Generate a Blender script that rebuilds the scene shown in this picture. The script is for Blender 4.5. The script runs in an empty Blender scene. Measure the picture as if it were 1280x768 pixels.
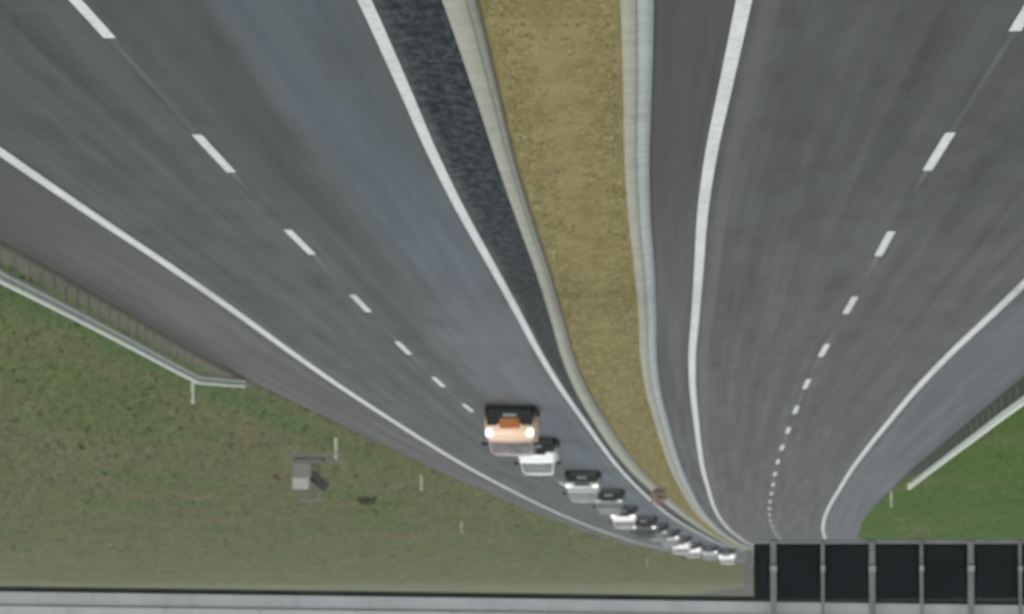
import bpy, bmesh, math, random
import numpy as np
from mathutils import Vector, Matrix
R = math.radians
random.seed(5); rng = np.random.default_rng(11)
scn = bpy.context.scene
col = scn.collection

# ------------------------------------------------------------------ camera, light, exposure
CAM_H = 8.03
cam_d = bpy.data.cameras.new("camera"); cam = bpy.data.objects.new("camera", cam_d); col.objects.link(cam)
cam_d.sensor_width = 36.0; cam_d.lens = 152.72; cam_d.clip_start = 1.0; cam_d.clip_end = 20000
pitch = math.atan((778.0 - 384.0) / 5430.0)
# the traffic camera hangs upside down: rolled by 180 degrees
cam.matrix_world = Matrix.Translation((0, 0, CAM_H)) @ Matrix.Rotation(R(90) - pitch, 4, 'X') @ Matrix.Rotation(R(180), 4, 'Z')
cam_d.dof.use_dof = True; cam_d.dof.focus_distance = 17.0; cam_d.dof.aperture_fstop = 8.8
scn.camera = cam

world = bpy.data.worlds.new("World"); scn.world = world; world.use_nodes = True
wn = world.node_tree.nodes; wl = world.node_tree.links
sky = wn.new('ShaderNodeTexSky'); sky.sky_type = 'NISHITA'; sky.sun_disc = False
SUN_EL, SUN_AZ = 52.0, 150.0
sky.sun_elevation = R(SUN_EL); sky.sun_rotation = R(SUN_AZ)
sky.dust_density = 4.0; sky.ozone_density = 1.0
hs = wn.new('ShaderNodeHueSaturation'); hs.inputs['Saturation'].default_value = 0.14
wl.new(sky.outputs[0], hs.inputs['Color'])
bg = wn['Background']; bg.inputs['Strength'].default_value = 0.13
wl.new(hs.outputs[0], bg.inputs['Color'])
sun_d = bpy.data.lights.new("sun", 'SUN'); sun_d.energy = 0.8; sun_d.angle = R(95); sun_d.color = (1.0, 0.97, 0.92)
sun = bpy.data.objects.new("sun", sun_d); col.objects.link(sun)
sdir = Vector((math.sin(R(SUN_AZ)) * math.cos(R(SUN_EL)), math.cos(R(SUN_AZ)) * math.cos(R(SUN_EL)), math.sin(R(SUN_EL))))
sun.rotation_euler = sdir.to_track_quat('Z', 'Y').to_euler()
scn.view_settings.view_transform = 'Standard'; scn.view_settings.look = 'None'
scn.view_settings.exposure = 0.42; scn.view_settings.gamma = 1.0; scn.view_settings.use_curve_mapping = False

# ------------------------------------------------------------------ helpers
def tag(o, label=None, cat=None, group=None, kind=None):
    if label: o['label'] = label
    if cat: o['category'] = cat
    if group: o['group'] = group
    if kind: o['kind'] = kind
    return o

def empty(name, loc, rz=0.0):
    o = bpy.data.objects.new(name, None); col.objects.link(o)
    o.location = loc; o.rotation_euler = (0, 0, rz); o.empty_display_size = .3
    return o

class MB:
    def __init__(s): s.v = []; s.f = []; s.uv = None
    def quad_box(s, c, d, m=None):
        x, y, z = c; a, b, h = d[0] / 2, d[1] / 2, d[2] / 2
        p = [Vector((sx * a, sy * b, sz * h)) for sz in (-1, 1) for sy in (-1, 1) for sx in (-1, 1)]
        if m is not None: p = [m @ q for q in p]
        n = len(s.v); s.v += [q + Vector(c) for q in p]
        s.f += [[n + i for i in q] for q in ((0, 2, 3, 1), (4, 5, 7, 6), (0, 1, 5, 4), (2, 6, 7, 3), (0, 4, 6, 2), (1, 3, 7, 5))]
        return s
    box = quad_box
    def loft(s, rings, closed=True, cap=True):
        n = len(s.v); k = len(rings[0])
        for r in rings: s.v += [Vector(p) for p in r]
        for i in range(len(rings) - 1):
            for j in range(k if closed else k - 1):
                a = n + i * k + j; b = n + i * k + (j + 1) % k
                s.f.append([a, b, b + k, a + k])
        if cap:
            s.f.append([n + j for j in reversed(range(k))]); s.f.append([n + (len(rings) - 1) * k + j for j in range(k)])
        return s
    def cyl(s, a, b, r0, r1=None, n=14):
        a, b = Vector(a), Vector(b); r1 = r0 if r1 is None else r1
        z = (b - a).normalized(); x = z.orthogonal().normalized(); y = z.cross(x)
        s.loft([[c + (x * math.cos(t) + y * math.sin(t)) * r for t in [2 * math.pi * i / n for i in range(n)]] for c, r in ((a, r0), (b, r1))])
        return s
    def lathe(s, prof, cx, n=24):   # profile (x along axis X, radius), centred on cx
        rings = []
        for x, r in prof:
            rings.append([(cx[0] + x, cx[1] + r * math.cos(2 * math.pi * i / n), cx[2] + r * math.sin(2 * math.pi * i / n)) for i in range(n)])
        return s.loft(rings)
    def slab(s, quad, t):           # a quad thickened along its normal
        q = [Vector(p) for p in quad]; nn = (q[1] - q[0]).cross(q[3] - q[0]).normalized() * t
        return s.loft([[p - nn for p in q], [p + nn for p in q]])
    def build(s, name, mat, parent=None, smooth=False, bevel=0.0, seg=2):
        me = bpy.data.meshes.new(name); me.from_pydata([tuple(v) for v in s.v], [], s.f)
        bm = bmesh.new(); bm.from_mesh(me); bmesh.ops.recalc_face_normals(bm, faces=bm.faces)
        if bevel: bmesh.ops.bevel(bm, geom=[e for e in bm.edges if e.calc_face_angle(0) > .5], offset=bevel, segments=seg, affect='EDGES', profile=.5, clamp_overlap=True)
        bm.to_mesh(me); bm.free()
        if smooth:
            me.polygons.foreach_set('use_smooth', [True] * len(me.polygons))
            me.set_sharp_from_angle(angle=R(38))
        o = bpy.data.objects.new(name, me); col.objects.link(o); me.materials.append(mat)
        if parent: o.parent = parent
        return o

# ---- node material helper
class NM:
    def __init__(s, name, rough=.8, spec=.5, metal=0.0):
        s.m = bpy.data.materials.new(name); s.m.use_nodes = True; s.t = s.m.node_tree; s.b = s.t.nodes['Principled BSDF']
        s.b.inputs['Roughness'].default_value = rough; s.b.inputs['Specular IOR Level'].default_value = spec; s.b.inputs['Metallic'].default_value = metal
    def n(s, kind, **kw):
        o = s.t.nodes.new(kind)
        for k, v in kw.items(): setattr(o, k, v)
        return o
    def l(s, a, b): s.t.links.new(a, b)
    def pos(s): return s.n('ShaderNodeNewGeometry').outputs['Position']
    def uv(s): return s.n('ShaderNodeUVMap').outputs['UV']
    def objc(s): return s.n('ShaderNodeTexCoord').outputs['Object']
    def scale(s, vec, sc, off=(0, 0, 0)):
        o = s.n('ShaderNodeMapping'); o.inputs['Scale'].default_value = sc; o.inputs['Location'].default_value = off; s.l(vec, o.inputs['Vector']); return o.outputs[0]
    def noise(s, vec, scale=1.0, detail=4, rough=.55, dist=0.0):
        o = s.n('ShaderNodeTexNoise'); o.inputs['Scale'].default_value = scale; o.inputs['Detail'].default_value = detail
        o.inputs['Roughness'].default_value = rough; o.inputs['Distortion'].default_value = dist
        s.l(vec, o.inputs['Vector']); return o.outputs['Fac']
    def ramp(s, fac, stops, interp='LINEAR'):
        o = s.n('ShaderNodeValToRGB'); r = o.color_ramp; r.interpolation = interp
        while len(r.elements) < len(stops): r.elements.new(.5)
        for e, (p, c) in zip(r.elements, stops):
            e.position = p; e.color = (c, c, c, 1) if isinstance(c, (int, float)) else (*c, 1)
        s.l(fac, o.inputs[0]); return o.outputs[0]
    def mix(s, fac, a, b, mode='MIX'):
        o = s.n('ShaderNodeMix', data_type='RGBA', blend_type=mode)
        for sock, v in ((o.inputs[0], fac), (o.inputs[6], a), (o.inputs[7], b)):
            if isinstance(v, (int, float)): sock.default_value = v
            elif isinstance(v, tuple): sock.default_value = (*v, 1)
            else: s.l(v, sock)
        return o.outputs[2]
    def math(s, op, a, b=0.0, c=None):
        o = s.n('ShaderNodeMath', operation=op)
        for i, v in enumerate((a, b) if c is None else (a, b, c)):
            if isinstance(v, (int, float)): o.inputs[i].default_value = v
            else: s.l(v, o.inputs[i])
        return o.outputs[0]
    def band(s, x, a, b, soft):     # 1 between a and b with soft edges
        def st(lo, hi):
            o = s.n('ShaderNodeMapRange'); o.interpolation_type = 'SMOOTHSTEP'
            s.l(x, o.inputs[0]); o.inputs[1].default_value = lo; o.inputs[2].default_value = hi; return o.outputs[0]
        return s.math('MULTIPLY', st(a - soft, a + soft), s.math('SUBTRACT', 1.0, st(b - soft, b + soft)))
    def color(s, c):
        if isinstance(c, tuple): s.b.inputs['Base Color'].default_value = (*c, 1)
        else: s.l(c, s.b.inputs['Base Color'])
        return s
    def bump(s, h, strength=.3, dist=.02):
        o = s.n('ShaderNodeBump'); o.inputs['Strength'].default_value = strength; o.inputs['Distance'].default_value = dist
        s.l(h, o.inputs['Height']); s.l(o.outputs[0], s.b.inputs['Normal']); return s
    def emit(s, c, e):
        s.b.inputs['Emission Color'].default_value = (*c, 1); s.b.inputs['Emission Strength'].default_value = e; return s

def worn(name, c, rough=.6, var=.18, scale=3.0, metal=0.0, spec=.5, grime=None):
    m = NM(name, rough, spec, metal); p = m.objc()
    f = m.noise(p, scale, 6, .65)
    a = tuple(max(0, x * (1 - var)) for x in c); b = tuple(min(1, x * (1 + var)) for x in c)
    cc = m.ramp(f, [(.3, a), (.7, b)])
    if grime:
        g = m.noise(m.scale(p, (1.5, 1.5, .35)), scale * 1.7, 5, .7)
        cc = m.mix(m.ramp(g, [(.52, 0.0), (.72, .7)]), cc, grime)
    m.color(cc)
    m.l(m.ramp(m.noise(p, scale * 2.3, 3), [(.3, max(0, rough - .1)), (.7, min(1, rough + .12))]), m.b.inputs['Roughness'])
    return m.m

# ------------------------------------------------------------------ the alignment of the motorway (metres; X across, Y ahead)
KZ = np.array([28.0, 32.21, 37.04, 42.61, 49.01, 56.37, 64.84, 74.58, 85.78, 98.67, 113.49, 130.54, 150.15, 172.7, 198.65, 228.49, 262.81, 302.29, 347.69, 399.92, 460.0, 529.1, 608.58, 700.0])
LN = dict(
 L1=[10.849, 10.554, 10.259, 9.964, 9.669, 9.373, 9.07, 8.731, 8.277, 7.713, 7.136, 6.543, 5.784, 4.806, 3.627, 2.15, 0.209, -2.186, -5.233, -9.25, -14.781, -23.772, -35.73, -48.152],
 D1=[6.824, 6.585, 6.346, 6.106, 5.867, 5.628, 5.382, 5.103, 4.717, 4.214, 3.67, 3.068, 2.255, 1.188, -0.062, -1.568, -3.469, -5.751, -8.733, -12.75, -18.281, -27.272, -39.23, -51.652],
 R1=[3.139, 2.889, 2.639, 2.389, 2.139, 1.889, 1.633, 1.351, 0.952, 0.419, -0.178, -0.851, -1.724, -2.831, -4.117, -5.678, -7.679, -10.143, -13.317, -17.42, -22.749, -31.487, -43.08, -55.252],
 Ba=[2.19, 1.92, 1.65, 1.38, 1.111, 0.841, 0.562, 0.262, -0.111, -0.56, -1.016, -1.512, -2.243, -3.276, -4.578, -6.256, -8.439, -11.064, -14.367, -18.439, -23.649, -32.387, -44.058, -56.346],
 Bb=[1.479, 1.268, 1.057, 0.846, 0.635, 0.424, 0.209, -0.044, -0.405, -0.857, -1.335, -1.873, -2.67, -3.785, -5.163, -6.896, -9.107, -11.736, -14.95, -18.889, -24.099, -32.837, -44.508, -56.796],
 Ca=[-0.213, -0.454, -0.696, -0.938, -1.179, -1.421, -1.668, -1.94, -2.317, -2.802, -3.315, -3.872, -4.646, -5.679, -6.903, -8.385, -10.257, -12.506, -15.45, -19.389, -24.599, -33.337, -45.008, -57.296],
 Cb=[-0.661, -0.9, -1.138, -1.376, -1.615, -1.853, -2.097, -2.371, -2.754, -3.252, -3.783, -4.362, -5.162, -6.225, -7.487, -9.005, -10.892, -13.151, -16.108, -19.839, -25.049, -33.787, -45.458, -57.746],
 L2=[-2.084, -2.271, -2.457, -2.644, -2.83, -3.016, -3.208, -3.431, -3.774, -4.256, -4.805, -5.425, -6.259, -7.322, -8.56, -10.037, -11.871, -14.025, -16.808, -20.539, -25.749, -34.487, -46.158, -58.446],
 D2=[-5.488, -5.744, -6.0, -6.256, -6.512, -6.768, -7.031, -7.319, -7.693, -8.176, -8.712, -9.311, -10.107, -11.139, -12.375, -13.875, -15.738, -17.91, -20.676, -24.331, -29.398, -37.987, -49.658, -61.946],
 R2=[-9.337, -9.581, -9.825, -10.069, -10.314, -10.558, -10.809, -11.094, -11.494, -12.01, -12.56, -13.16, -13.979, -15.055, -16.334, -17.878, -19.806, -22.067, -24.926, -28.689, -33.804, -42.264, -53.597, -65.646],
 LB=[13.323, 13.061, 12.800, 12.539, 12.277, 12.016, 11.747, 11.445, 11.028, 10.489, 9.956, 9.399, 8.504, 7.256, 5.827, 4.200, 2.109, -0.386, -3.483, -7.450, -12.881, -21.672, -33.430, -45.652],
 RB=[-12.209, -12.474, -12.738, -13.003, -13.268, -13.534, -13.807, -14.115, -14.539, -15.083, -15.663, -16.295, -17.149, -18.264, -19.557, -21.064, -22.936, -25.171, -28.094, -32.011, -37.358, -46.074, -57.655, -69.862])
LN = {k: np.array(v) for k, v in LN.items()}
T0, DT = math.log(KZ[0]), math.log(KZ[-1] / KZ[0]) / (len(KZ) - 1)
def line(k, z):
    """X of the line k at the distance z (Catmull-Rom through the surveyed stations, straight beyond both ends)."""
    v = LN[k]; z = np.asarray(z, float); zc = np.clip(z, KZ[0], KZ[-1])
    t = (np.log(zc) - T0) / DT; i = np.clip(np.floor(t).astype(int), 0, len(KZ) - 2); a = t - i
    g = lambda j: v[np.clip(j, 0, len(KZ) - 1)]
    x = (-.5*a+a*a-.5*a**3)*g(i-1) + (1-2.5*a*a+1.5*a**3)*g(i) + (.5*a+2*a*a-1.5*a**3)*g(i+1) + (-.5*a*a+.5*a**3)*g(i+2)
    s0 = (v[5] - v[0]) / (KZ[5] - KZ[0]); s1 = (v[-1] - v[-2]) / (KZ[-1] - KZ[-2])
    return x + np.where(z < KZ[0], (z - KZ[0]) * s0, 0) + np.where(z > KZ[-1], (z - KZ[-1]) * s1, 0)
def slope(k, z): return float((line(k, z + 1.0) - line(k, z - 1.0)) / 2.0)
STN = np.concatenate([np.arange(-60, 30, 6.0), np.arange(30, 200, 1.5), np.arange(200, 700, 5.0), np.arange(700, 1501, 100.0)])

def ribbon(name, stations, cols, mat, kind='structure', uvx=None):
    """one sheet swept along the road; cols = list of (x function of station, height, lateral uv)"""
    n, k = len(stations), len(cols)
    xs = np.stack([c[0](stations) for c in cols], 1); zs = np.stack([np.broadcast_to(np.asarray(c[1], float), (n,)) for c in cols], 1)
    ys = np.repeat(stations[:, None], k, 1)
    us = np.stack([np.broadcast_to(np.asarray(c[2](stations) if callable(c[2]) else c[2], float), (n,)) for c in cols], 1)
    V = np.stack([xs, ys, zs], -1).reshape(-1, 3); UV = np.stack([us, ys], -1).reshape(-1, 2)
    idx = np.arange(n * k).reshape(n, k)
    F = np.stack([idx[:-1, 1:], idx[:-1, :-1], idx[1:, :-1], idx[1:, 1:]], -1).reshape(-1, 4)
    if xs[0, 1] > xs[0, 0]: F = F[:, ::-1]
    me = bpy.data.meshes.new(name); me.from_pydata(V.tolist(), [], F.tolist())
    uvl = me.uv_layers.new(name='UVMap'); li = np.empty(len(me.loops), int); me.loops.foreach_get('vertex_index', li)
    uvl.data.foreach_set('uv', UV[li].ravel()); me.polygons.foreach_set('use_smooth', [True] * len(me.polygons))
    me.materials.append(mat); me.update()
    o = bpy.data.objects.new(name, me); col.objects.link(o)
    if kind: o['kind'] = kind
    return o

# ------------------------------------------------------------------ materials of the ground
SPEC, ROU = .2, .455
def asphalt(name, left):
    m = NM(name, .5, SPEC); uv = m.uv()
    sp = m.n('ShaderNodeSeparateXYZ'); m.l(uv, sp.inputs[0]); u = sp.outputs[0]
    wob = m.noise(m.scale(uv, (.5, .08, 1)), 1.0, 3)
    uw = m.math('ADD', u, m.math('MULTIPLY', m.math('SUBTRACT', wob, .5), .5))
    streak = m.noise(m.scale(uv, (2.2, .022, 1)), 1.0, 5, .6)
    patch = m.noise(m.scale(uv, (.35, .05, 1), (3, 7, 0)), 1.0, 4, .6)
    grit = m.noise(m.scale(uv, (6, 1.5, 1)), 1.0, 5, .72)
    fine = m.noise(m.scale(uv, (30, 9, 1)), 1.0, 2, .8)
    base = (.021, .031, .022) if left else (.023, .029, .019)
    c = m.mix(m.ramp(streak, [(.3, 0.0), (.72, 1.0)]), tuple(x * .70 for x in base), tuple(x * 1.25 for x in base))
    c = m.mix(m.ramp(patch, [(.35, .0), (.7, .55)]), c, (.030, .036, .032))
    mot = m.noise(m.scale(uv, (1.3, .16, 1), (2, 5, 0)), 1.0, 6, .68)
    c = m.mix(m.ramp(m.noise(m.scale(uv, (.9, .5, 1), (6, 3, 0)), 1.0, 5, .7), [(.52, 0.0), (.68, .35)]), c, tuple(x * 2.0 for x in base))
    c = m.mix(m.ramp(mot, [(.36, .8), (.52, 0.0)]), c, tuple(x * .35 for x in base))
    c = m.mix(m.ramp(mot, [(.52, 0.0), (.70, .6)]), c, tuple(x * 1.9 for x in base))
    # wheel tracks polished darker, oil line between them
    for lane in ((1.85, -1.85) if True else ()):
        for off, w, k in ((-.85, .28, .30), (.85, .28, .30), (0, .34, .22)):
            b = m.band(uw, lane + off - w, lane + off + w, .22)
            b = m.math('MULTIPLY', b, m.math('MULTIPLY', m.ramp(m.noise(m.scale(uv, (.6, .035, 1), (lane, off, 0)), 1.0, 3), [(.3, .15), (.7, 1.0)]), k))
            c = m.mix(b, c, tuple(x * .55 for x in base))
    if left:
        # bluish band in the lane beside the median, then the dark gritty strip next to the kerb
        b = m.math('MULTIPLY', m.band(uw, -3.6, -1.75, .35), m.ramp(m.noise(m.scale(uv, (.5, .05, 1), (9, 2, 0)), 1.0, 4), [(.30, .25), (.55, 1.0)]))
        c = m.mix(b, c, (.034, .055, .066))
        c = m.mix(m.math('MULTIPLY', m.band(uw, -1.5, -.45, .3), .55), c, (.012, .017, .012))
        fade = m.ramp(m.math('MULTIPLY', sp.outputs[1], .004), [(.26, 1.0), (.62, .22)])     # the dark strip weakens along the road
        sheen = m.math('MULTIPLY', m.band(uw, -3.5, -1.0, .5), m.band(sp.outputs[1], 112, 160, 14))
        c = m.mix(m.math('MULTIPLY', sheen, m.ramp(mot, [(.35, .3), (.6, .85)])), c, (.072, .082, .088))  # pale blue-grey sheen ahead of the van, painted into the asphalt colour
        c = m.mix(m.math('MULTIPLY', m.math('MULTIPLY', m.band(uw, -9, -3.9, .12), fade), m.ramp(grit, [(.40, 1.0), (.62, .70)])), c, m.ramp(grit, [(.38, (.009, .014, .016)), (.50, (.020, .029, .034)), (.66, (.052, .064, .072))]))
        c = m.mix(m.math('MULTIPLY', m.band(uw, 4.0, 12, .2), m.ramp(patch, [(.3, .55), (.7, .95)])), c, (.036, .035, .030))
    else:
        c = m.mix(m.math('MULTIPLY', m.band(uw, 3.95, 12, .1), .85), c, (.022, .022, .018))
        c = m.mix(m.math('MULTIPLY', m.band(u, 3.28, 3.52, .06), m.ramp(streak, [(.3, .3), (.6, .9)])), c, (.060, .062, .056))
        c = m.mix(m.math('MULTIPLY', m.band(uw, -12, -3.95, .15), m.ramp(patch, [(.3, .6), (.7, 1.0)])), c, (.052, .064, .072))
    # pale sealed joint along the lane line
    c = m.mix(m.math('MULTIPLY', m.band(u, -.035, .035, .015), m.ramp(m.noise(m.scale(uv, (.2, .05, 1)), 1.0, 3), [(.44, .0), (.58, .55)])), c, (.13, .14, .13))
    c = m.mix(m.ramp(grit, [(.25, .35), (.5, 0.0)]), c, (.012, .014, .014))
    c = m.mix(m.ramp(fine, [(.58, 0.0), (.75, .4)]), c, (.075, .078, .074))
    # transverse repairs and cracks
    vor = m.n('ShaderNodeTexVoronoi', feature='DISTANCE_TO_EDGE'); vor.inputs['Scale'].default_value = 1.0
    m.l(m.scale(uv, (.22, .045, 1), (4, 1, 0)), vor.inputs['Vector'])
    crack = m.ramp(vor.outputs['Distance'], [(.0, .5), (.006, 0.0)])
    c = m.mix(m.math('MULTIPLY', crack, m.ramp(patch, [(.45, .0), (.6, 1.0)])), c, (.03, .03, .03))
    m.color(c)
    ro = m.ramp(streak, [(.3, ROU - .07), (.7, ROU + .07)])
    if left: ro = m.mix(m.math('MULTIPLY', m.math('MULTIPLY', m.band(uw, -9, -3.9, .12), .85), fade), ro, m.ramp(grit, [(.42, .9), (.62, .55)]))
    m.l(ro, m.b.inputs['Roughness'])
    if left: m.l(m.math('SUBTRACT', SPEC, m.math('MULTIPLY', m.band(uw, -9, -4.0, .1), SPEC * .8)), m.b.inputs['Specular IOR Level'])
    m.bump(m.mix(.5, grit, fine), .10, .006)
    return m.m

def paint():
    m = NM('road_paint', .55, .5); p = m.pos()
    w = m.noise(p, 5.0, 6, .75); big = m.noise(p, .25, 3)
    c = m.mix(m.ramp(big, [(.3, 0.0), (.7, .6)]), (.58, .61, .59), (.42, .45, .44))
    c = m.mix(m.ramp(w, [(.46, 0.0), (.66, .75)]), c, (.24, .26, .25))
    m.color(c); return m.m

def grass_color(m, p, right):
    q = m.scale(p, (1, .14, 1)); n1 = m.noise(q, .16, 5, .66); n2 = m.noise(q, .75, 5, .7); n3 = m.noise(m.scale(p, (1, .4, 1)), 3.0, 4, .7)
    if right:
        c = m.ramp(n1, [(.34, (.118, .116, .056)), (.45, (.060, .106, .026)), (.7, (.042, .104, .014))])
        c = m.mix(m.ramp(n2, [(.5, 0.0), (.75, .6)]), c, (.055, .100, .028))
    else:
        c = m.ramp(n1, [(.30, (.058, .102, .030)), (.45, (.082, .112, .042)), (.56, (.116, .114, .058)), (.64, (.094, .112, .052)), (.75, (.058, .104, .030))])
        c = m.mix(m.ramp(n2, [(.50, 0.0), (.68, .65)]), c, (.128, .122, .070))
    return m.mix(m.ramp(n3, [(.3, .2), (.5, 0.0)]), c, (.060, .078, .030) if not right else (.036, .066, .018))

def ground_mat():
    m = NM('verge_grass', .95, .15); p = m.pos(); uv = m.uv()      # u = metres out from the edge of the pavement (+ left, - right)
    sp = m.n('ShaderNodeSeparateXYZ'); m.l(uv, sp.inputs[0]); u, v = sp.outputs[0], sp.outputs[1]
    left = grass_color(m, p, False); right = grass_color(m, p, True)
    c = m.mix(m.ramp(m.math('ADD', m.math('MULTIPLY', u, .02), .5), [(.49, 1.0), (.51, 0.0)]), left, right)
    wob = m.math('MULTIPLY', m.math('SUBTRACT', m.noise(p, .3, 4), .5), 2.2)
    uu = m.math('ADD', u, wob)
    # lush strip behind the guard rail and around its end
    lush = m.math('MULTIPLY', m.band(uu, .5, 2.6, .7), m.band(v, 60, 205, 22))
    c = m.mix(m.math('MULTIPLY', lush, .9), c, (.060, .112, .038))
    # bare dirt under the left rail, dark line of debris against the pavement
    c = m.mix(m.math('MULTIPLY', m.band(u, -.1, 1.05, .16), m.math('MULTIPLY', m.band(v, -100, 150, 8), .9)), c, (.105, .105, .085))
    c = m.mix(m.math('MULTIPLY', m.band(m.math('ADD', u, m.math('MULTIPLY', wob, .12)), -.2, .32, .10), m.ramp(m.noise(p, 1.6, 4, .7), [(.3, .55), (.6, .95)])), c, (.047, .041, .030))
    c = m.mix(m.math('MULTIPLY', m.band(m.math('ADD', u, m.math('MULTIPLY', wob, .2)), -1.5, -.0, .25), m.ramp(m.math('MULTIPLY', v, .002), [(.46, .9), (.52, .25)])), c, (.022, .036, .024))  # dark green shade along the right rail, painted into the ground, weaker past its end
    # trodden dirt at the cabinet
    pm = m.scale(p, (.42, .10, 1), (-.42 * 9.9, -.10 * 216.0, 0))
    d = m.n('ShaderNodeVectorMath', operation='LENGTH'); m.l(pm, d.inputs[0])
    dd = m.math('ADD', d.outputs['Value'], m.math('MULTIPLY', m.math('SUBTRACT', m.noise(p, .8, 4), .5), .9))
    c = m.mix(m.ramp(dd, [(.5, .8), (1.1, 0.0)]), c, (.105, .100, .085))
    m.color(c)
    m.bump(m.noise(p, 6.0, 5, .7), .6, .08)
    return m.m

def median_mat():
    m = NM('dry_median', .95, .15); p = m.pos()
    n1 = m.noise(m.scale(p, (1.2, .35, 1)), 1.0, 5, .65); n2 = m.noise(m.scale(p, (1.6, 1.4, 1)), 2.0, 5, .75)
    c = m.ramp(n1, [(.3, (.140, .118, .046)), (.5, (.188, .164, .066)), (.72, (.222, .200, .092))])
    c = m.mix(m.ramp(n2, [(.28, .30), (.50, 0.0)]), c, (.150, .125, .052))
    c = m.mix(m.ramp(n2, [(.62, 0.0), (.78, .7)]), c, (.34, .31, .19))
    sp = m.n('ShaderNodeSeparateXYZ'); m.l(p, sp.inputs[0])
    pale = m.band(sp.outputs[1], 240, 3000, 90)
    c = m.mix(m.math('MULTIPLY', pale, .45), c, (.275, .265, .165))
    red = m.math('MULTIPLY', m.band(m.math('ADD', sp.outputs[1], m.math('MULTIPLY', m.noise(p, .5, 4), 30.0)), 250, 318, 8), m.ramp(m.noise(p, .3, 4), [(.30, .35), (.48, .9)]))
    c = m.mix(red, c, (.30, .205, .165))
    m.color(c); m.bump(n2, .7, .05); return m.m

def concrete(name, c, joint=0.0):
    m = NM(name, .85, .3); uv = m.uv(); p = m.pos()
    f = m.noise(p, 1.3, 6, .7)
    cc = m.ramp(f, [(.3, tuple(x * .82 for x in c)), (.7, tuple(x * 1.12 for x in c))])
    cc = m.mix(m.ramp(m.noise(m.scale(p, (3, .5, 3)), 1.0, 5, .7), [(.55, 0.0), (.75, .5)]), cc, tuple(x * .55 for x in c))
    if joint:
        sp = m.n('ShaderNodeSeparateXYZ'); m.l(uv, sp.inputs[0])
        fr = m.math('FRACT', m.math('DIVIDE', sp.outputs[1], joint))
        cc = m.mix(m.math('MULTIPLY', m.ramp(fr, [(.0, 1.0), (.02, 0.0)]), .6), cc, (.06, .06, .055))
    m.color(cc); m.bump(f, .3, .01); return m.m

def blade_mat(name, kind):
    m = NM(name, .9, .15)
    a = m.n('ShaderNodeAttribute'); a.attribute_name = 'tint'
    if kind == 'dry':
        c = m.ramp(a.outputs['Fac'], [(0, (.150, .126, .050)), (.5, (.195, .172, .074)), (1, (.28, .255, .13))])
    else:
        p = m.pos(); c = grass_color(m, p, kind == 'right')
        c = m.mix(m.math('MULTIPLY', a.outputs['Fac'], .5), c, (.140, .150, .076) if kind == 'left' else (.085, .150, .036))
        if kind == 'left':
            b = m.n('ShaderNodeAttribute'); b.attribute_name = 'lush'
            c = m.mix(b.outputs['Fac'], c, (.064, .120, .040))
    m.color(c); return m.m

M = dict(
 steel=worn('galvanised_steel', (.55, .62, .54), .6, .10, 2.0, 0, .4, (.42, .47, .38)),
 post=worn('galvanised_post', (.115, .108, .088), .7, .35, 3.0), clamp=worn('clamp_steel', (.22, .245, .25), .55, .2, 3.0),
 white=worn('white_plastic', (.42, .47, .38), .5, .12, 4.0, grime=(.36, .38, .28)),
 refl=worn('reflector', (.75, .78, .75), .25, .05),
 blackp=worn('black_plastic', (.010, .012, .012), .5, .3, 5.0, spec=.25),
 flange=worn('flange_shade_dark', (.030, .038, .030), .7, .4, .7, spec=.2),
 dark=worn('dark_steel', (.016, .024, .024), .5, .3, 2.0, spec=.3),
 panel=worn('black_panel', (.0050, .0085, .0100), .5, .5, 1.2, spec=.08),
 gpost=worn('gantry_post', (.130, .146, .146), .55, .25, 2.5, .1),
 beam=worn('painted_steel', (.300, .330, .342), .55, .10, .8, .0, .4, (.235, .262, .262)),
 beam2=worn('painted_steel_pale', (.335, .37, .365), .55, .10, .9, .0, .4, (.26, .28, .28)),
 tyre=worn('rubber', (.012, .012, .012), .8, .2, 6.0),
 rim=worn('alloy', (.35, .36, .37), .35, .1, 6.0, .8),
 cab=worn('cabinet_grey', (.155, .15, .14), .5, .15, 2.0, grime=(.2, .2, .18)),
 cabw=worn('cabinet_white', (.34, .34, .325), .45, .1, 2.0, grime=(.35, .35, .3)),
 slab=worn('weathered_concrete', (.105, .10, .088), .85, .2, 2.5),
)

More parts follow.
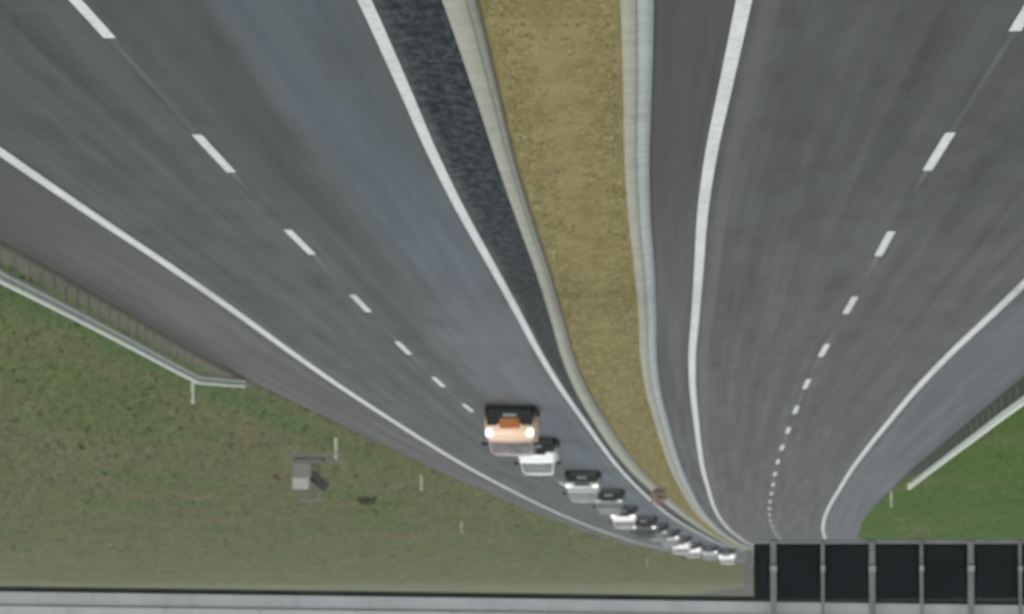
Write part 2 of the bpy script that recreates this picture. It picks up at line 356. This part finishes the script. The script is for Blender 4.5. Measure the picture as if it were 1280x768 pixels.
# ------------------------------------------------------------------ ground, carriageways, median
def und(x, y, o):
    """low rolling of the verge, o = metres out from the pavement"""
    r = np.clip((o - .9) / 6.0, 0, 1); r = r * r * (3 - 2 * r)
    return r * (.10 * np.sin(x * .31 + y * .043) + .09 * np.sin(x * .13 - y * .021 + 2) + .05 * np.sin(x * .9 + y * .17) + .04 * np.sin(x * 1.7 - y * .33)) - .05 - .03 * np.clip(o / 1.0, 0, 1)
def ground():
    st = np.concatenate([np.arange(-80, 60, 10.0), np.arange(60, 420, 1.6), np.arange(420, 760, 6.0), np.array([800, 900, 1000, 1150, 1300, 1500, 2000, 3000, 5000, 9000.])])
    outs = np.concatenate([[0, .2, .4, .7, 1.0], np.arange(1.5, 30, .7), np.arange(30, 70, 4), [80, 120, 200, 400, 1000, 5000.]])
    cols = []
    for o in outs[::-1]: cols.append(('LB', 1, o))
    cols.append(('M', 0, 0))
    for o in outs: cols.append(('RB', -1, o))
    zc = np.minimum(st, 760)
    X = np.zeros((len(st), len(cols))); Z = np.zeros_like(X); U = np.zeros_like(X)
    for j, (k, s, o) in enumerate(cols):
        b = line(k, zc) if k != 'M' else (line('LB', zc) + line('RB', zc)) / 2
        X[:, j] = b + s * o; U[:, j] = s * o if s else 0
        Z[:, j] = und(X[:, j], st, np.full(len(st), o)) if s else -.05
    n, k = X.shape; Y = np.repeat(st[:, None], k, 1)
    V = np.stack([X, Y, Z], -1).reshape(-1, 3); idx = np.arange(n * k).reshape(n, k)
    F = np.stack([idx[:-1, :-1], idx[1:, :-1], idx[1:, 1:], idx[:-1, 1:]], -1).reshape(-1, 4)
    me = bpy.data.meshes.new('ground'); me.from_pydata(V.tolist(), [], F.tolist())
    uvl = me.uv_layers.new(name='UVMap'); li = np.empty(len(me.loops), int); me.loops.foreach_get('vertex_index', li)
    uvl.data.foreach_set('uv', np.stack([U, Y], -1).reshape(-1, 2)[li].ravel())
    me.polygons.foreach_set('use_smooth', [True] * len(me.polygons)); me.materials.append(ground_mat())
    o = bpy.data.objects.new('ground', me); col.objects.link(o)
    tag(o, 'rough green and straw coloured grass verge beside the motorway', 'ground', kind='structure')
ground()
F_ = lambda k, d=0.0: (lambda s: line(k, s) + d)
mid = lambda a, b, t: (lambda s: line(a, s) * (1 - t) + line(b, s) * t)
lw = 3.75
o = ribbon('road', STN, [(F_('LB', .05), -.05, 6.6), (F_('LB', -.15), 0, 6.4), (F_('L1'), 0, 3.75), (F_('D1'), 0, 0), (F_('R1'), 0, -3.75), (F_('Ba'), 0, -4.8), (F_('Ba', -.3), 0, -5.1)], asphalt('asphalt_oncoming', True))
tag(o, 'grey asphalt carriageway on the left that carries the queue of cars', 'road')
o = ribbon('road', STN, [(F_('Cb', .3), 0, 5.3), (F_('Cb'), 0, 5.0), (F_('L2'), 0, 3.75), (F_('D2'), 0, 0), (F_('R2'), 0, -3.75), (F_('RB', .15), 0, -6.8), (F_('RB', -.05), -.05, -7.0)], asphalt('asphalt_empty', False))
tag(o, 'empty grey asphalt carriageway on the right of the median', 'road')
o = ribbon('median_strip', STN, [(F_('Bb', .12), .03, 0), (mid('Bb', 'Ca', .2), .075, .2), (mid('Bb', 'Ca', .5), .095, .5), (mid('Bb', 'Ca', .8), .075, .8), (F_('Ca', -.12), .03, 1)], median_mat())
tag(o, 'ochre strip of dry soil and grass between the two carriageways', 'median')

PAINT = paint()
def edge(name, k, w, label):
    o = ribbon(name, STN, [(F_(k, w / 2), .004, w), (F_(k, -w / 2), .004, 0)], PAINT)
    tag(o, label, 'road marking')
edge('road_marking', 'L1', .23, 'solid white line along the outer edge of the queued carriageway')
edge('road_marking', 'R1', .185, 'solid white line between the queue and the dark strip at the median')
edge('road_marking', 'L2', .21, 'solid white line along the median side of the empty carriageway')
edge('road_marking', 'R2', .23, 'solid white line along the outer edge of the empty carriageway')
def dashes(k, ends, label):
    V, F, w = [], [], .085
    for e in ends:
        ys = np.linspace(e - 6.0, e, 5); xs = line(k, ys); n = len(V)
        for x, y in zip(xs, ys): V += [(x - w, y, .005), (x + w, y, .005)]
        for i in range(4): a = n + 2 * i; F.append((a, a + 1, a + 3, a + 2))
    me = bpy.data.meshes.new('lane_line'); me.from_pydata(V, [], F); me.materials.append(PAINT)
    o = bpy.data.objects.new('lane_line', me); col.objects.link(o)
    tag(o, label, 'road marking', kind='structure')
d1 = [5.3, 23.3, 41.3, 59.4, 77.3, 94.7, 112.4, 130.3, 148.4, 166]; d1 += list(np.arange(184, 700, 18.0))
d2 = [5.0, 23.0, 41, 58.7, 77.0, 95.1, 113.0, 131.4, 149.6, 167.4, 185.1]; d2 += list(np.arange(203, 700, 18.0))
dashes('D1', d1, 'broken white lane line left of the queued cars'); dashes('D2', d2, 'broken white lane line down the empty carriageway')

# ---- concrete kerbs along the median (two strips each: raised stone and flat channel)
def kerb(ka, kb, split, sc, cc, label):
    e = empty('concrete_kerb', (float(line(ka, 60)), 60, 0)); tag(e, label, 'kerb')
    inv = Matrix.Translation(e.location).inverted()
    t0, t1 = 0, split; up_first = True
    a, b = mid(ka, kb, t0), mid(ka, kb, t1)
    top = .16
    sA = lambda s: a(s) - .03; sB = lambda s: b(s) + .03
    o1 = ribbon('kerb_stone', STN, [(a, -.03, 0), (a, top - .03, .1), (sA, top, .14), (sB, top, .3), (b, top - .03, .34), (b, -.03, .45)], concrete('kerb_stone', sc, 1.5), None)
    c0, c1 = (mid(ka, kb, t1 + .004), mid(ka, kb, 1)) if up_first else (mid(ka, kb, 0), mid(ka, kb, t0 - .004))
    o2 = ribbon('channel', STN, [(c0, .05, 0), (c0, .145, .02), (c1, .12, .2), (c1, -.02, .3)] if up_first else [(c0, -.02, 0), (c0, .05, .1), (c1, .06, .3), (c1, .05, .32)], concrete('kerb_channel', cc, 3.0), None)
    for q in (o1, o2): q.parent = e; q.matrix_parent_inverse = inv
kerb('Ba', 'Bb', .74, (.265, .275, .225), (.175, .19, .165), 'narrow pale concrete kerb between dark gritty strip and ochre median')
kerb('Ca', 'Cb', .50, (.265, .275, .225), (.265, .310, .305), 'wider pale two toned concrete kerb on the empty carriageway side')

# ------------------------------------------------------------------ grass (uncountable: one mesh per verge)
def tufts(name, bx, by, h, w, blades, mat, label, lush=None):
    n = len(bx); N = n * blades
    x = np.repeat(bx, blades) + rng.normal(0, .35, N) * np.repeat(w, blades); y = np.repeat(by[0], blades) + rng.normal(0, .5, N) * np.repeat(w, blades)
    z = np.repeat(by[1], blades); H = np.repeat(h, blades) * rng.uniform(.6, 1.25, N); W = np.repeat(w, blades) * rng.uniform(.25, .5, N)
    a = rng.uniform(0, math.pi, N); lx, ly = rng.normal(0, .35, N) * H, (.15 + np.abs(rng.normal(0, .4, N))) * H    # combed the way the wind of the traffic blows
    a = a * .8 - .4 * math.pi    # blades spread round the way the traffic comes
    dx, dy = np.cos(a) * W, np.sin(a) * W
    V = np.empty((N, 4, 3))
    V[:, 0] = np.stack([x - dx, y - dy, z - .04], 1); V[:, 1] = np.stack([x + dx, y + dy, z - .04], 1)
    V[:, 2] = np.stack([x + dx * .55 + lx, y + dy * .55 + ly, z + H], 1); V[:, 3] = np.stack([x - dx * .75 + lx, y - dy * .75 + ly, z + H * .8], 1)
    me = bpy.data.meshes.new(name); F = np.arange(N * 4).reshape(N, 4)
    me.vertices.add(N * 4); me.vertices.foreach_set('co', V.ravel()); me.loops.add(N * 4); me.loops.foreach_set('vertex_index', F.ravel())
    me.polygons.add(N); me.polygons.foreach_set('loop_start', np.arange(N) * 4); me.update(calc_edges=True)
    at = me.attributes.new('tint', 'FLOAT', 'POINT'); at.data.foreach_set('value', np.repeat(np.repeat(rng.random(n), blades) * .7 + rng.random(N) * .3, 4))
    if lush is not None:
        at = me.attributes.new('lush', 'FLOAT', 'POINT'); at.data.foreach_set('value', np.repeat(np.repeat(lush, blades), 4))
    nr = np.stack([lx * .5, ly * .5, np.full(N, 1.0)], 1) + rng.normal(0, .13, (N, 3)); nr /= np.linalg.norm(nr, axis=1)[:, None]
    me.polygons.foreach_set('use_smooth', [True] * N); me.normals_split_custom_set_from_vertices(np.repeat(nr, 4, 0).tolist())
    me.materials.append(mat); o = bpy.data.objects.new(name, me); col.objects.link(o)
    return tag(o, label, 'grass', kind='stuff')
def verge(side, n, zlo, zhi, wmax):
    z = np.exp(rng.uniform(math.log(zlo), math.log(zhi), n)); o_ = .25 + rng.random(n) ** 1.1 * (wmax * np.clip(z / 250, .25, 2.6))
    k = 'LB' if side > 0 else 'RB'; x = line(k, z) + side * o_
    keep = np.abs(x) < .1178 * z * 1.12 + 3
    return x[keep], z[keep], o_[keep]
x, y, o_ = verge(1, 110000, 92, 900, 60); sz = np.clip(y / 130, .8, 5)
lu = np.exp(-((o_ - 1.7) / 1.1) ** 2) * np.clip((215 - y) / 40, 0, 1) * rng.uniform(.5, 1, len(x))
clump = (np.sin(x * .7 + y * .05) + np.sin(x * 1.9 - y * .11 + 1) + np.sin(y * .23 + x * .2)) * .16 + .62
dead = ~((o_ < 1.0) & (y < 150)) & ~((np.abs(x - 9.9) < 1.8) & (np.abs(y - 216) < 8)); kp = dead & (rng.random(len(x)) < np.clip(clump, .15, 1))
tufts('grass', x[kp], (y[kp], und(x, y, o_)[kp]), (.13 * np.clip(sz, 1, 1.6) * rng.uniform(.5, 1.5, len(x)))[kp], (.28 * sz)[kp], 3, blade_mat('grass_blades', 'left'), 'olive and straw coloured grass tufts on the left verge', lu[kp])
x, y, o_ = verge(-1, 40000, 125, 520, 24); kp = o_ > np.where(y < 240, 1.45, .5) + rng.normal(0, .2, len(y)); x, y, o_ = x[kp], y[kp], o_[kp]; sz = np.clip(y / 160, .8, 3)
tufts('grass', x, (y, und(x, y, o_)), .12 * sz * rng.uniform(.5, 1.5, len(x)), .25 * sz, 3, blade_mat('lush_blades', 'right'), 'fresh green grass tufts on the right verge', None)
n = 11000; z = np.exp(rng.uniform(math.log(50), math.log(430), n)); t = rng.uniform(.06, .94, n)
x = line('Bb', z) * (1 - t) + line('Ca', z) * t; sz = np.clip(z / 90, .7, 3)
tufts('dry_grass', x, (z, np.full(n, .07)), .04 * sz ** .5 * rng.uniform(.4, 1.5, n), .10 * sz ** .7, 3, blade_mat('dry_blades', 'dry'), 'short dry straw grass on the ochre median')

# ------------------------------------------------------------------ guard rails
def guard_rail(k, off, side, z0, z1, ramp, label):
    """W-beam on C posts; side = +1 when the beam faces -X"""
    zb = (z0 + z1) / 2; e = empty('guard_rail', (float(line(k, zb)) + off, zb, 0)); tag(e, label, 'guard rail')
    loc = Vector(e.location)
    prof = [(.0, .31), (.035, .295), (.06, .25), (.06, .20), (.025, .155), (.06, .11), (.06, .06), (.035, .015), (.0, .0)]
    def rings(zs, drop):
        out = []
        for i, zz in enumerate(zs):
            h = .50 - drop(zz); x = float(line(k, zz)) + off
            front = [Vector((x - side * (p + .09), zz, h + q)) - loc for p, q in prof]
            back = [Vector((x - side * (p + .09 - .014), zz, h + q)) - loc for p, q in reversed(prof)]
            out.append(front + back)
        return out
    MB().loft(rings(np.arange(z0, z1 + .1, 4.0), lambda z: 0)).build('rail_beam', M['steel'], e, True)
    if ramp:
        zs = np.linspace(z1, z1 + ramp, 8)
        MB().loft(rings(zs, lambda z: .60 * (z - z1) / ramp)).build('ramped_end', M['steel'], e, True)
    else:
        x = float(line(k, z1)) + off
        MB().box(Vector((x - side * .13, z1 + .07, .655)) - loc, (.16, .10, .36)).build('end_cap', M['steel'], e, bevel=.03)
    for zz in np.arange(z0 + 1, z1 + .3, 2.0 if side > 0 else 4.0):
        x = float(line(k, zz)) + off
        b = MB(); b.box(Vector((x, zz, .34)) - loc, (.055, .12, .92)); b.box(Vector((x - side * .045, zz, .655)) - loc, (.086, .14, .18))
        b.build('post', M['post'], e)
zr = np.arange(60.0, 133, 4)
guard_rail('LB', .28, 1, 64.0, 132.0, 13.0, 'pale galvanised guard rail on posts with ramped end on the left verge')
guard_rail('RB', -.25, -1, 120.0, 236.0, 0, 'pale galvanised guard rail beside the fresh green right verge')

# ------------------------------------------------------------------ delineator posts
def delineator():
    e = empty('delineator_post', (0, 0, 0))
    pr = lambda z, s: [(-.06 * s, .05 * s, z), (.06 * s, .05 * s, z), (.045 * s, -.03 * s, z), (0, -.055 * s, z), (-.045 * s, -.03 * s, z)]
    MB().loft([pr(-.1, 1.15), pr(.5, 1.05), pr(.70, 1.0)]).build('post', M['white'], e, True)
    MB().loft([pr(.702, 1.01), pr(.89, 1.0)]).build('black_band', M['blackp'], e, True)
    MB().loft([pr(.892, 1.0), pr(1.0, .97), pr(1.045, .8)]).build('cap', M['white'], e, True)
    MB().box((0, -.058, .80), (.05, .012, .15)).build('reflector', M['refl'], e, bevel=.004)
    return e
def copy_tree(o, parent=None):
    c = o.copy(); col.objects.link(c)
    if parent: c.parent = parent
    for ch in list(o.children): copy_tree(ch, c)
    return c
dl = delineator()
spots = [((10.35, 140.8), 'white delineator post beside the ramped end of the left guard rail'), ((7.63, 188.3), 'white delineator post in the left verge right of the grey cabinet'),
         ((4.87, 233.8), 'white delineator post in the left verge, level with the green shrub'), ((3.96, 341.9), 'white delineator post standing far out in the left verge'),
         ((-16.9, 545), 'farthest white delineator post, beyond the end of the queue'), ((-23.3, 267), 'white delineator post past the end of the right guard rail')]
for i, ((x, y), lb) in enumerate(spots):
    d = dl if i == 0 else copy_tree(dl)
    o_ = float(x - line('LB', y)) if x > line('LB', y) else .5
    d.location = (x, y, float(und(np.array(x), np.array(y), np.array(max(o_, 0))))); d.rotation_euler = (0, 0, -.05); d.scale = (1.5, 1.5, 1.0) if False else (1, 1, 1)
    tag(d, lb, 'delineator', 'white delineator posts along the verges')

# ------------------------------------------------------------------ roadside cabinet
cb = empty('roadside_cabinet', (10.1, 216.0, -.08), R(4)); tag(cb, 'grey roadside cabinet with tilted dark panel on the left verge', 'cabinet')
MB().box((0, 0, .1), (1.5, 1.1, .2)).build('base_slab', M['slab'], cb, bevel=.03)
c = MB().box((.30, 0, .55), (.95, .6, .7)).build('lower_cabinet', M['cab'], cb, bevel=.02)
MB().box((.30, -.312, .55), (.80, .02, .58)).build('door', M['cab'], c, bevel=.006)
c = MB().box((.36, 0, 1.26), (.85, .55, .70)).build('upper_cabinet', M['cabw'], cb, bevel=.03)
MB().box((.36, -.29, 1.26), (.70, .025, .56)).build('door', M['cabw'], c, bevel=.006)
MB().box((.30, 0, 1.66), (1.1, .75, .07)).build('lid', M['slab'], cb, bevel=.02)
MB().cyl((-.45, .1, .2), (-.45, .1, 2.05), .05).build('mast', M['gpost'], cb, True)
MB().box((-.15, .1, 2.06), (1.3, .1, .1)).build('crossbar', M['gpost'], cb, bevel=.01)
MB().box((-.48, -.12, 1.12), (1.12, .55, .07), Matrix.Rotation(R(40), 3, 'Y') @ Matrix.Rotation(R(55), 3, 'X')).build('tilted_panel', M['blackp'], cb, bevel=.01)

# ------------------------------------------------------------------ shrub
def shrub(x, y, z, r, h, label, c0, c1, N=700):
    e = empty('shrub', (x, y, z))
    tag(e, label, 'shrub')
    b = MB()
    for i in range(9):
        a = random.uniform(0, 6.28); b.cyl((0, 0, -.05), (math.cos(a) * r * .7, math.sin(a) * r * .7, h * random.uniform(.5, .9)), .025, .006, 6)
    m = NM('bark', .9, .1); m.color((.10, .08, .06)); b.build('stems', m.m, e)
    V, F = [], []
    for i in range(N):
        d = Vector((random.gauss(0, 1), random.gauss(0, 1), random.gauss(0, 1))).normalized() * random.random() ** .4
        c = Vector((d.x * r, d.y * r, h * .5 + d.z * h * .5)); s = random.uniform(.06, .13)
        q = Vector((random.gauss(0, 1), random.gauss(0, 1), random.gauss(0, 1))).normalized(); t = q.orthogonal().normalized() * s; w = q.cross(t).normalized() * s * .5
        n = len(V); V += [c - t, c + w, c + t, c - w]; F.append((n, n + 1, n + 2, n + 3))
    m = NM('leaves', .8, .2); p = m.pos(); m.color(m.ramp(m.noise(p, 4.0, 4), [(.3, c0), (.7, c1)]))
    b = MB(); b.v = V; b.f = F; me = bpy.data.meshes.new('foliage'); me.from_pydata([tuple(v) for v in V], [], F); me.materials.append(m.m)
    o = bpy.data.objects.new('foliage', me); col.objects.link(o); o.parent = e
shrub(9.2, 275, float(und(np.array(9.2), np.array(275.), np.array(6.0))), .62, .75, 'low dark green shrub in the grass right of the grey cabinet', (.050, .066, .026), (.085, .100, .038))
shrub(-8.70, 257.5, .04, .50, 1.15, 'pale reddish dry shrub on the median edge beside the queue', (.22, .165, .14), (.40, .31, .26), 620)

# ------------------------------------------------------------------ vehicles of the queue
def car_paint(name, c, metal=.0):
    m = NM(name, .38, .4, metal); p = m.objc()
    d = m.noise(p, 1.6, 5, .6); sp = m.n('ShaderNodeSeparateXYZ'); m.l(p, sp.inputs[0])
    m.color(m.mix(m.ramp(d, [(.35, .0), (.75, .25)]), c, tuple(x * .6 + .03 for x in c)))
    m.b.inputs['Coat Weight'].default_value = .4; m.b.inputs['Coat Roughness'].default_value = .12
    return m.m
GLASS = worn('car_glass', (.15, .155, .155), .12, .35, 1.5, spec=.6)
GLASS_D = worn('car_glass_dark', (.03, .035, .04), .1, .35, 1.5, spec=.5)
GLASS_V = worn('van_glass', (.13, .12, .12), .2, .5, 2.5, spec=.4)
LAMP = NM('lit_headlamp', .2).color((.9, .9, .85)).emit((1, .93, .82), .75).m
LAMP_OFF = worn('headlamp', (.72, .75, .75), .15, .08, 5.0)
AMBER = worn('amber_grille', (.30, .105, .018), .45, .4, 4.0)
def ring(y, w, z0, z1, wt, r=.08):
    """rounded box section at station y: half width w at the bottom, wt at the top"""
    return [(-w + r, y, z0), (w - r, y, z0), (w, y, z0 + r), (w, y, (z0 + z1) * .5), (wt + (w - wt) * .1, y, z1 - r), (wt - r, y, z1), (0, y, z1 + .02), (-wt + r, y, z1), (-wt - (w - wt) * .1, y, z1 - r), (-w, y, (z0 + z1) * .5), (-w, y, z0 + r)]
def vehicle(kind, name, pmat, label, cat, lit, glass, grp, w=.9, L=4.3, h=1.47, hood=.88, bumper=.60, face=None):
    e = empty(name, (0, 0, 0)); tag(e, label, cat, grp)
    cow = {'hatch': 1.05, 'suv': 1.1, 'van': .75}[kind]; rs = {'hatch': 1.95, 'suv': 1.75, 'van': 1.45}[kind]
    belt = hood + {'hatch': .04, 'suv': .06, 'van': .10}[kind]
    body = MB().loft([ring(.0, w * .84, .40, hood - .20, w * .80, .06), ring(.05, w * .95, .30, hood - .12, w * .88), ring(.22, w, .24, hood - .06, w * .91), ring(.5, w, .22, hood - .02, w * .91),
                      ring(cow, w, .22, belt, w * .92), ring(L * .5, w, .22, belt + .02, w * .93), ring(L - .8, w, .24, belt + .05, w * .92), ring(L - .12, w * .95, .30, belt + .02, w * .88), ring(L, w * .86, .42, belt - .10, w * .8)]).build('body', pmat, e, True)
    rear = L - {'hatch': .12, 'suv': .1, 'van': .05}[kind]
    cr = lambda y, wb, wt, z1: [(-wb, y, belt - .03), (wb, y, belt - .03), (wb * .995, y, belt + .02), (wt, y, z1 - .05), (wt - .08, y, z1), (0, y, z1 + .025), (-wt + .08, y, z1), (-wt, y, z1 - .05), (-wb * .995, y, belt + .02)]
    wb, wt = w * .90, w * (.74 if kind != 'van' else .82)
    MB().loft([cr(cow + .02, wb, wb * .96, belt + .06), cr(rs, wb, wt, h - .02), cr(rs + .5, wb, wt, h), cr(L - 1.0, wb, wt, h - .01), cr(rear - .35, wb, wt, h - .08), cr(rear, wb * .97, wt * .98, belt + .10)]).build('roof', pmat, e, True)
    # glass
    k0, k1 = .10, .90
    P = lambda x, t: (x, cow + .02 + (rs - cow - .02) * t, belt + .06 + (h - .02 - belt - .06) * t)
    up = Vector((0, -.02, .03))
    g = [Vector(P(-wb * .88, k0)) + up, Vector(P(wb * .88, k0)) + up, Vector(P(wt * .90, k1)) + up, Vector(P(-wt * .90, k1)) + up]
    MB().slab(g, .012).build('windscreen', glass, e)
    for s in (-1, 1):
        for ya, yb in ((rs - .25, L * .56), (L * .58, L - .95)):
            xb = wb * s * 1.003; xt = (wt + .012) * s
            ya2 = ya + .25 if ya == rs - .25 else ya
            q = [(xb, ya, belt + .07), (xb, yb, belt + .07), (xt, yb, h - .12), (xt, ya2 + .05, h - .12)]
            MB().slab(q, .012).build('side_window', GLASS_D, e)
        c = MB().box((s * w * .80, .055, hood - .185), (w * .30, .16, .14 if kind != 'van' else .30), Matrix.Rotation(R(-14 * s), 3, 'Z')).build('headlight', lit, e, bevel=.04)
        mr = MB().box((s * (w + .05), cow + .42, belt + .10), (.25, .10, .13)).build('mirror', M['blackp'], e, bevel=.03)
        for yy in (.78, L - .80):
            ty = MB().lathe([(-.10, .21), (-.105, .28), (-.085, .315), (.085, .315), (.105, .28), (.10, .21)], (s * (w - .09), yy, .315)).build('wheel', M['tyre'], e, True)
            MB().lathe([(s * .06, .05), (s * .108, .06), (s * .104, .16), (s * .09, .205), (s * .02, .21)], (s * (w - .09), yy, .315)).build('rim', M['rim'], ty, True)
        MB().box((s * w * .82, L + .005, belt - .12), (.16, .05, .26)).build('tail_light', RED, e, bevel=.015)
    # lower bumper, grille, underside
    MB().loft([ring(-.035, w * .88, .17, bumper, w * .86, .05), ring(.10, w * .985, .16, bumper + .02, w * .97, .05), ring(.36, w * 1.006, .16, bumper - .02, w * .99, .05)]).build('bumper', M['blackp'], e, True)
    if face:
        MB().box((0, -.025, .66), (w * .80, .10, .40)).build('grille', AMBER, e, bevel=.03)
        for s in (-1, 1): MB().box((s * w * .70, -.010, .62), (w * .44, .09, .24)).build('fog_light_housing', M['blackp'], e, bevel=.03)
    else:
        MB().box((0, -.006, hood - .24), (w * .95, .08, .14)).build('grille', M['blackp'], e, bevel=.02)
    MB().box((0, -.045, .36), (.50, .02, .11)).build('number_plate', M['clamp'], e, bevel=.004)
    MB().box((0, L * .5, .225), (w * 1.7, L * .84, .10)).build('underbody', M['blackp'], e)
    return e
RED = worn('red_lens', (.35, .02, .015), .2, .1)
white = car_paint('white_paint', (.74, .77, .77)); silver = car_paint('silver_paint', (.38, .41, .42), .3); grey = car_paint('grey_paint', (.12, .14, .145), .3)
peach = car_paint('peach_paint', (.74, .53, .37)); cream = car_paint('warm_grey_paint', (.27, .25, .245)); black = car_paint('dark_paint', (.03, .035, .038)); 
G = 'vehicles queuing towards the camera'
def put(e, x, y):
    t = slope('R1', y + 2); e.location = (x, y, .0); e.rotation_euler = (0, 0, -math.atan(t))
v = vehicle('van', 'van', peach, 'orange and cream van with black lower front at the head of the queue', 'van', LAMP, GLASS_V, G, w=.94, L=4.7, h=1.74, hood=1.18, bumper=.66, face=True)
for ch in v.children:
    if ch.name.startswith('roof'): ch.data.materials[0] = cream; ch['label'] = 'warm grey roof and pillars'
put(v, .09, 161.2)
cars = [('hatch', white, 'white car right behind the orange van, second in the queue', LAMP_OFF, .88, 1.50, .90, (-1.05, 190.0)),
        ('suv', silver, 'silver car third in the queue, headlights lit, behind the white car', LAMP, .91, 1.58, .98, (-3.71, 231.3)),
        ('hatch', grey, 'grey car fourth in the queue, between the silver car and a white one', LAMP_OFF, .87, 1.46, .88, (-5.85, 263.5)),
        ('hatch', white, 'white car in the middle of the queue, right in front of a dark car', LAMP, .87, 1.46, .88, (-7.70, 301.7)),
        ('suv', black, 'dark car with lit headlights, sixth in the queue', LAMP, .93, 1.64, 1.0, (-10.05, 331.5)),
        ('hatch', silver, 'silver car with lit headlights, right behind the small grey car far down the queue', LAMP, .87, 1.46, .88, (-13.6, 377.3)),
        ('hatch', grey, 'small grey car right behind the dark car with lit headlights', LAMP_OFF, .87, 1.46, .88, (-11.75, 354.0)),
        ('suv', white, 'tall white car with unlit lamps in the far part of the queue', LAMP_OFF, .9, 1.62, .98, (-15.75, 407.0)),
        ('hatch', white, 'white car with lit headlights, third from the far end of the queue', LAMP, .88, 1.48, .9, (-18.1, 437.7)),
        ('hatch', silver, 'silver car squeezed between the last two white cars of the queue', LAMP, .87, 1.46, .88, (-20.65, 456.5)),
        ('suv', white, 'white car with lit headlights at the far end of the queue', LAMP, .92, 1.66, 1.0, (-23.4, 475.9))]
for kind, pm, lb, lt, w, h, hd, (x, y) in cars:
    put(vehicle(kind, 'car', pm, lb, 'car', lt, GLASS if pm is not black else GLASS_D, G, w=w, h=h, hood=hd, L=4.3), x, y)

# ------------------------------------------------------------------ gantry across both carriageways, and the row of dark panels that hangs from it
GY = 100.0
ge = empty('gantry', (13.4, GY, 0)); tag(ge, 'pale grey steel gantry beam across both carriageways with dark lower edge', 'gantry')
gl = Vector(ge.location)
XL, XR = 13.9, -18.2
bz = lambda x: 7.455 - .0133 * (x + 5.6)          # underside of the beam sags a little to the left
def bar(x0, x1, z0, z1, y0, y1, name, mat, bevel=.0):
    b = MB(); b.loft([[Vector((x, yy, bz(x) + zz)) - gl for yy, zz in ((y0, z0), (y1, z0), (y1, z1), (y0, z1))] for x in (x0, (x0 + x1) / 2, x1)])
    return b.build(name, mat, ge, bevel=bevel)
bar(XL, XR, .10, .42, GY + .02, GY + .9, 'lower_girder', M['beam'], .012)
bar(XL, XR, .425, 1.30, GY - .03, GY + .95, 'beam', M['beam2'], .012)
bar(XL, XR, -.02, .095, GY + .10, GY + .82, 'shadow_gap_flange', M['flange'])  # flange strip coloured dark, standing in for the shadow gap under the beam
for i in range(14):
    x = 12.4 - i * 2.2
    bar(x, x - .035, .44, 1.28, GY - .045, GY - .031, 'stiffener', M['beam'])
for x in (13.4, -17.7):
    MB().box(Vector((x, GY + .46, 4.2)) - gl, (.42, .42, 8.5)).build('column', M['beam'], ge, bevel=.03)
    MB().box(Vector((x, GY + .46, -.02)) - gl, (.9, .9, .16)).build('base_plate', M['gpost'], ge, bevel=.01)

se = empty('panel_row', (-6.0, GY - .3, 6.2)); tag(se, 'long row of black panels between grey posts, hung below the gantry over the empty carriageway', 'panels')
sl = Vector(se.location)
P0, PW = -5.985, 1.130                            # first post, pitch
zlo, zhi = 6.24, 7.50
xs = [P0 - PW * i for i in range(9)]
edges = [-5.545] + xs
for i in range(len(edges) - 1):
    a, b = edges[i], edges[i + 1]
    p = MB().box(Vector(((a + b) / 2, GY - .20, (zlo + zhi) / 2)) - sl, (a - b - .012, .18, zhi - zlo)).build('panel', M['panel'], se, bevel=.012)
    MB().box(Vector(((a + b) / 2, GY - .315, zlo + .46)) - sl, (a - b - .26, .03, .82)).build('cover', M['panel'], p, bevel=.01)
for i, x in enumerate(xs):
    w = .14 if i % 2 == 0 else .078
    q = MB().box(Vector((x, GY - .37, 7.30)) - sl, (w, .08, 2.26)).build('post', M['gpost'], se, bevel=.01)
    MB().box(Vector((x, GY - .43, 6.80)) - sl, (w + .02, .05, .13)).build('clamp', M['clamp'], q, bevel=.01)
MB().box(Vector(((edges[0] + xs[-1]) / 2, GY - .22, zlo - .055)) - sl, (edges[0] - xs[-1] + .1, .26, .09)).build('bottom_rail', M['gpost'], se, bevel=.01)
MB().box(Vector((edges[0] + .12, GY - .22, 6.85)) - sl, (.15, .24, .92)).build('end_plate', M['gpost'], se, bevel=.015)
MB().box(Vector(((edges[0] + xs[-1]) / 2, GY - .12, 7.53)) - sl, (edges[0] - xs[-1], .14, .05)).build('top_rail', M['dark'], se)


# ------------------------------------------------------------------ the damp air over the road
hz = MB().box((0, 4450, 4.6), (10600, 9200, 10.8))
hm = bpy.data.materials.new('haze'); hm.use_nodes = True; ht = hm.node_tree; ht.nodes.remove(ht.nodes['Principled BSDF'])
pv = ht.nodes.new('ShaderNodeVolumePrincipled'); pv.inputs['Color'].default_value = (.92, .95, .97, 1); pv.inputs['Density'].default_value = .00014
ht.links.new(pv.outputs[0], ht.nodes['Material Output'].inputs['Volume'])
hob = hz.build('haze', hm); tag(hob, 'thin grey damp air over the far road', 'haze', kind='stuff')
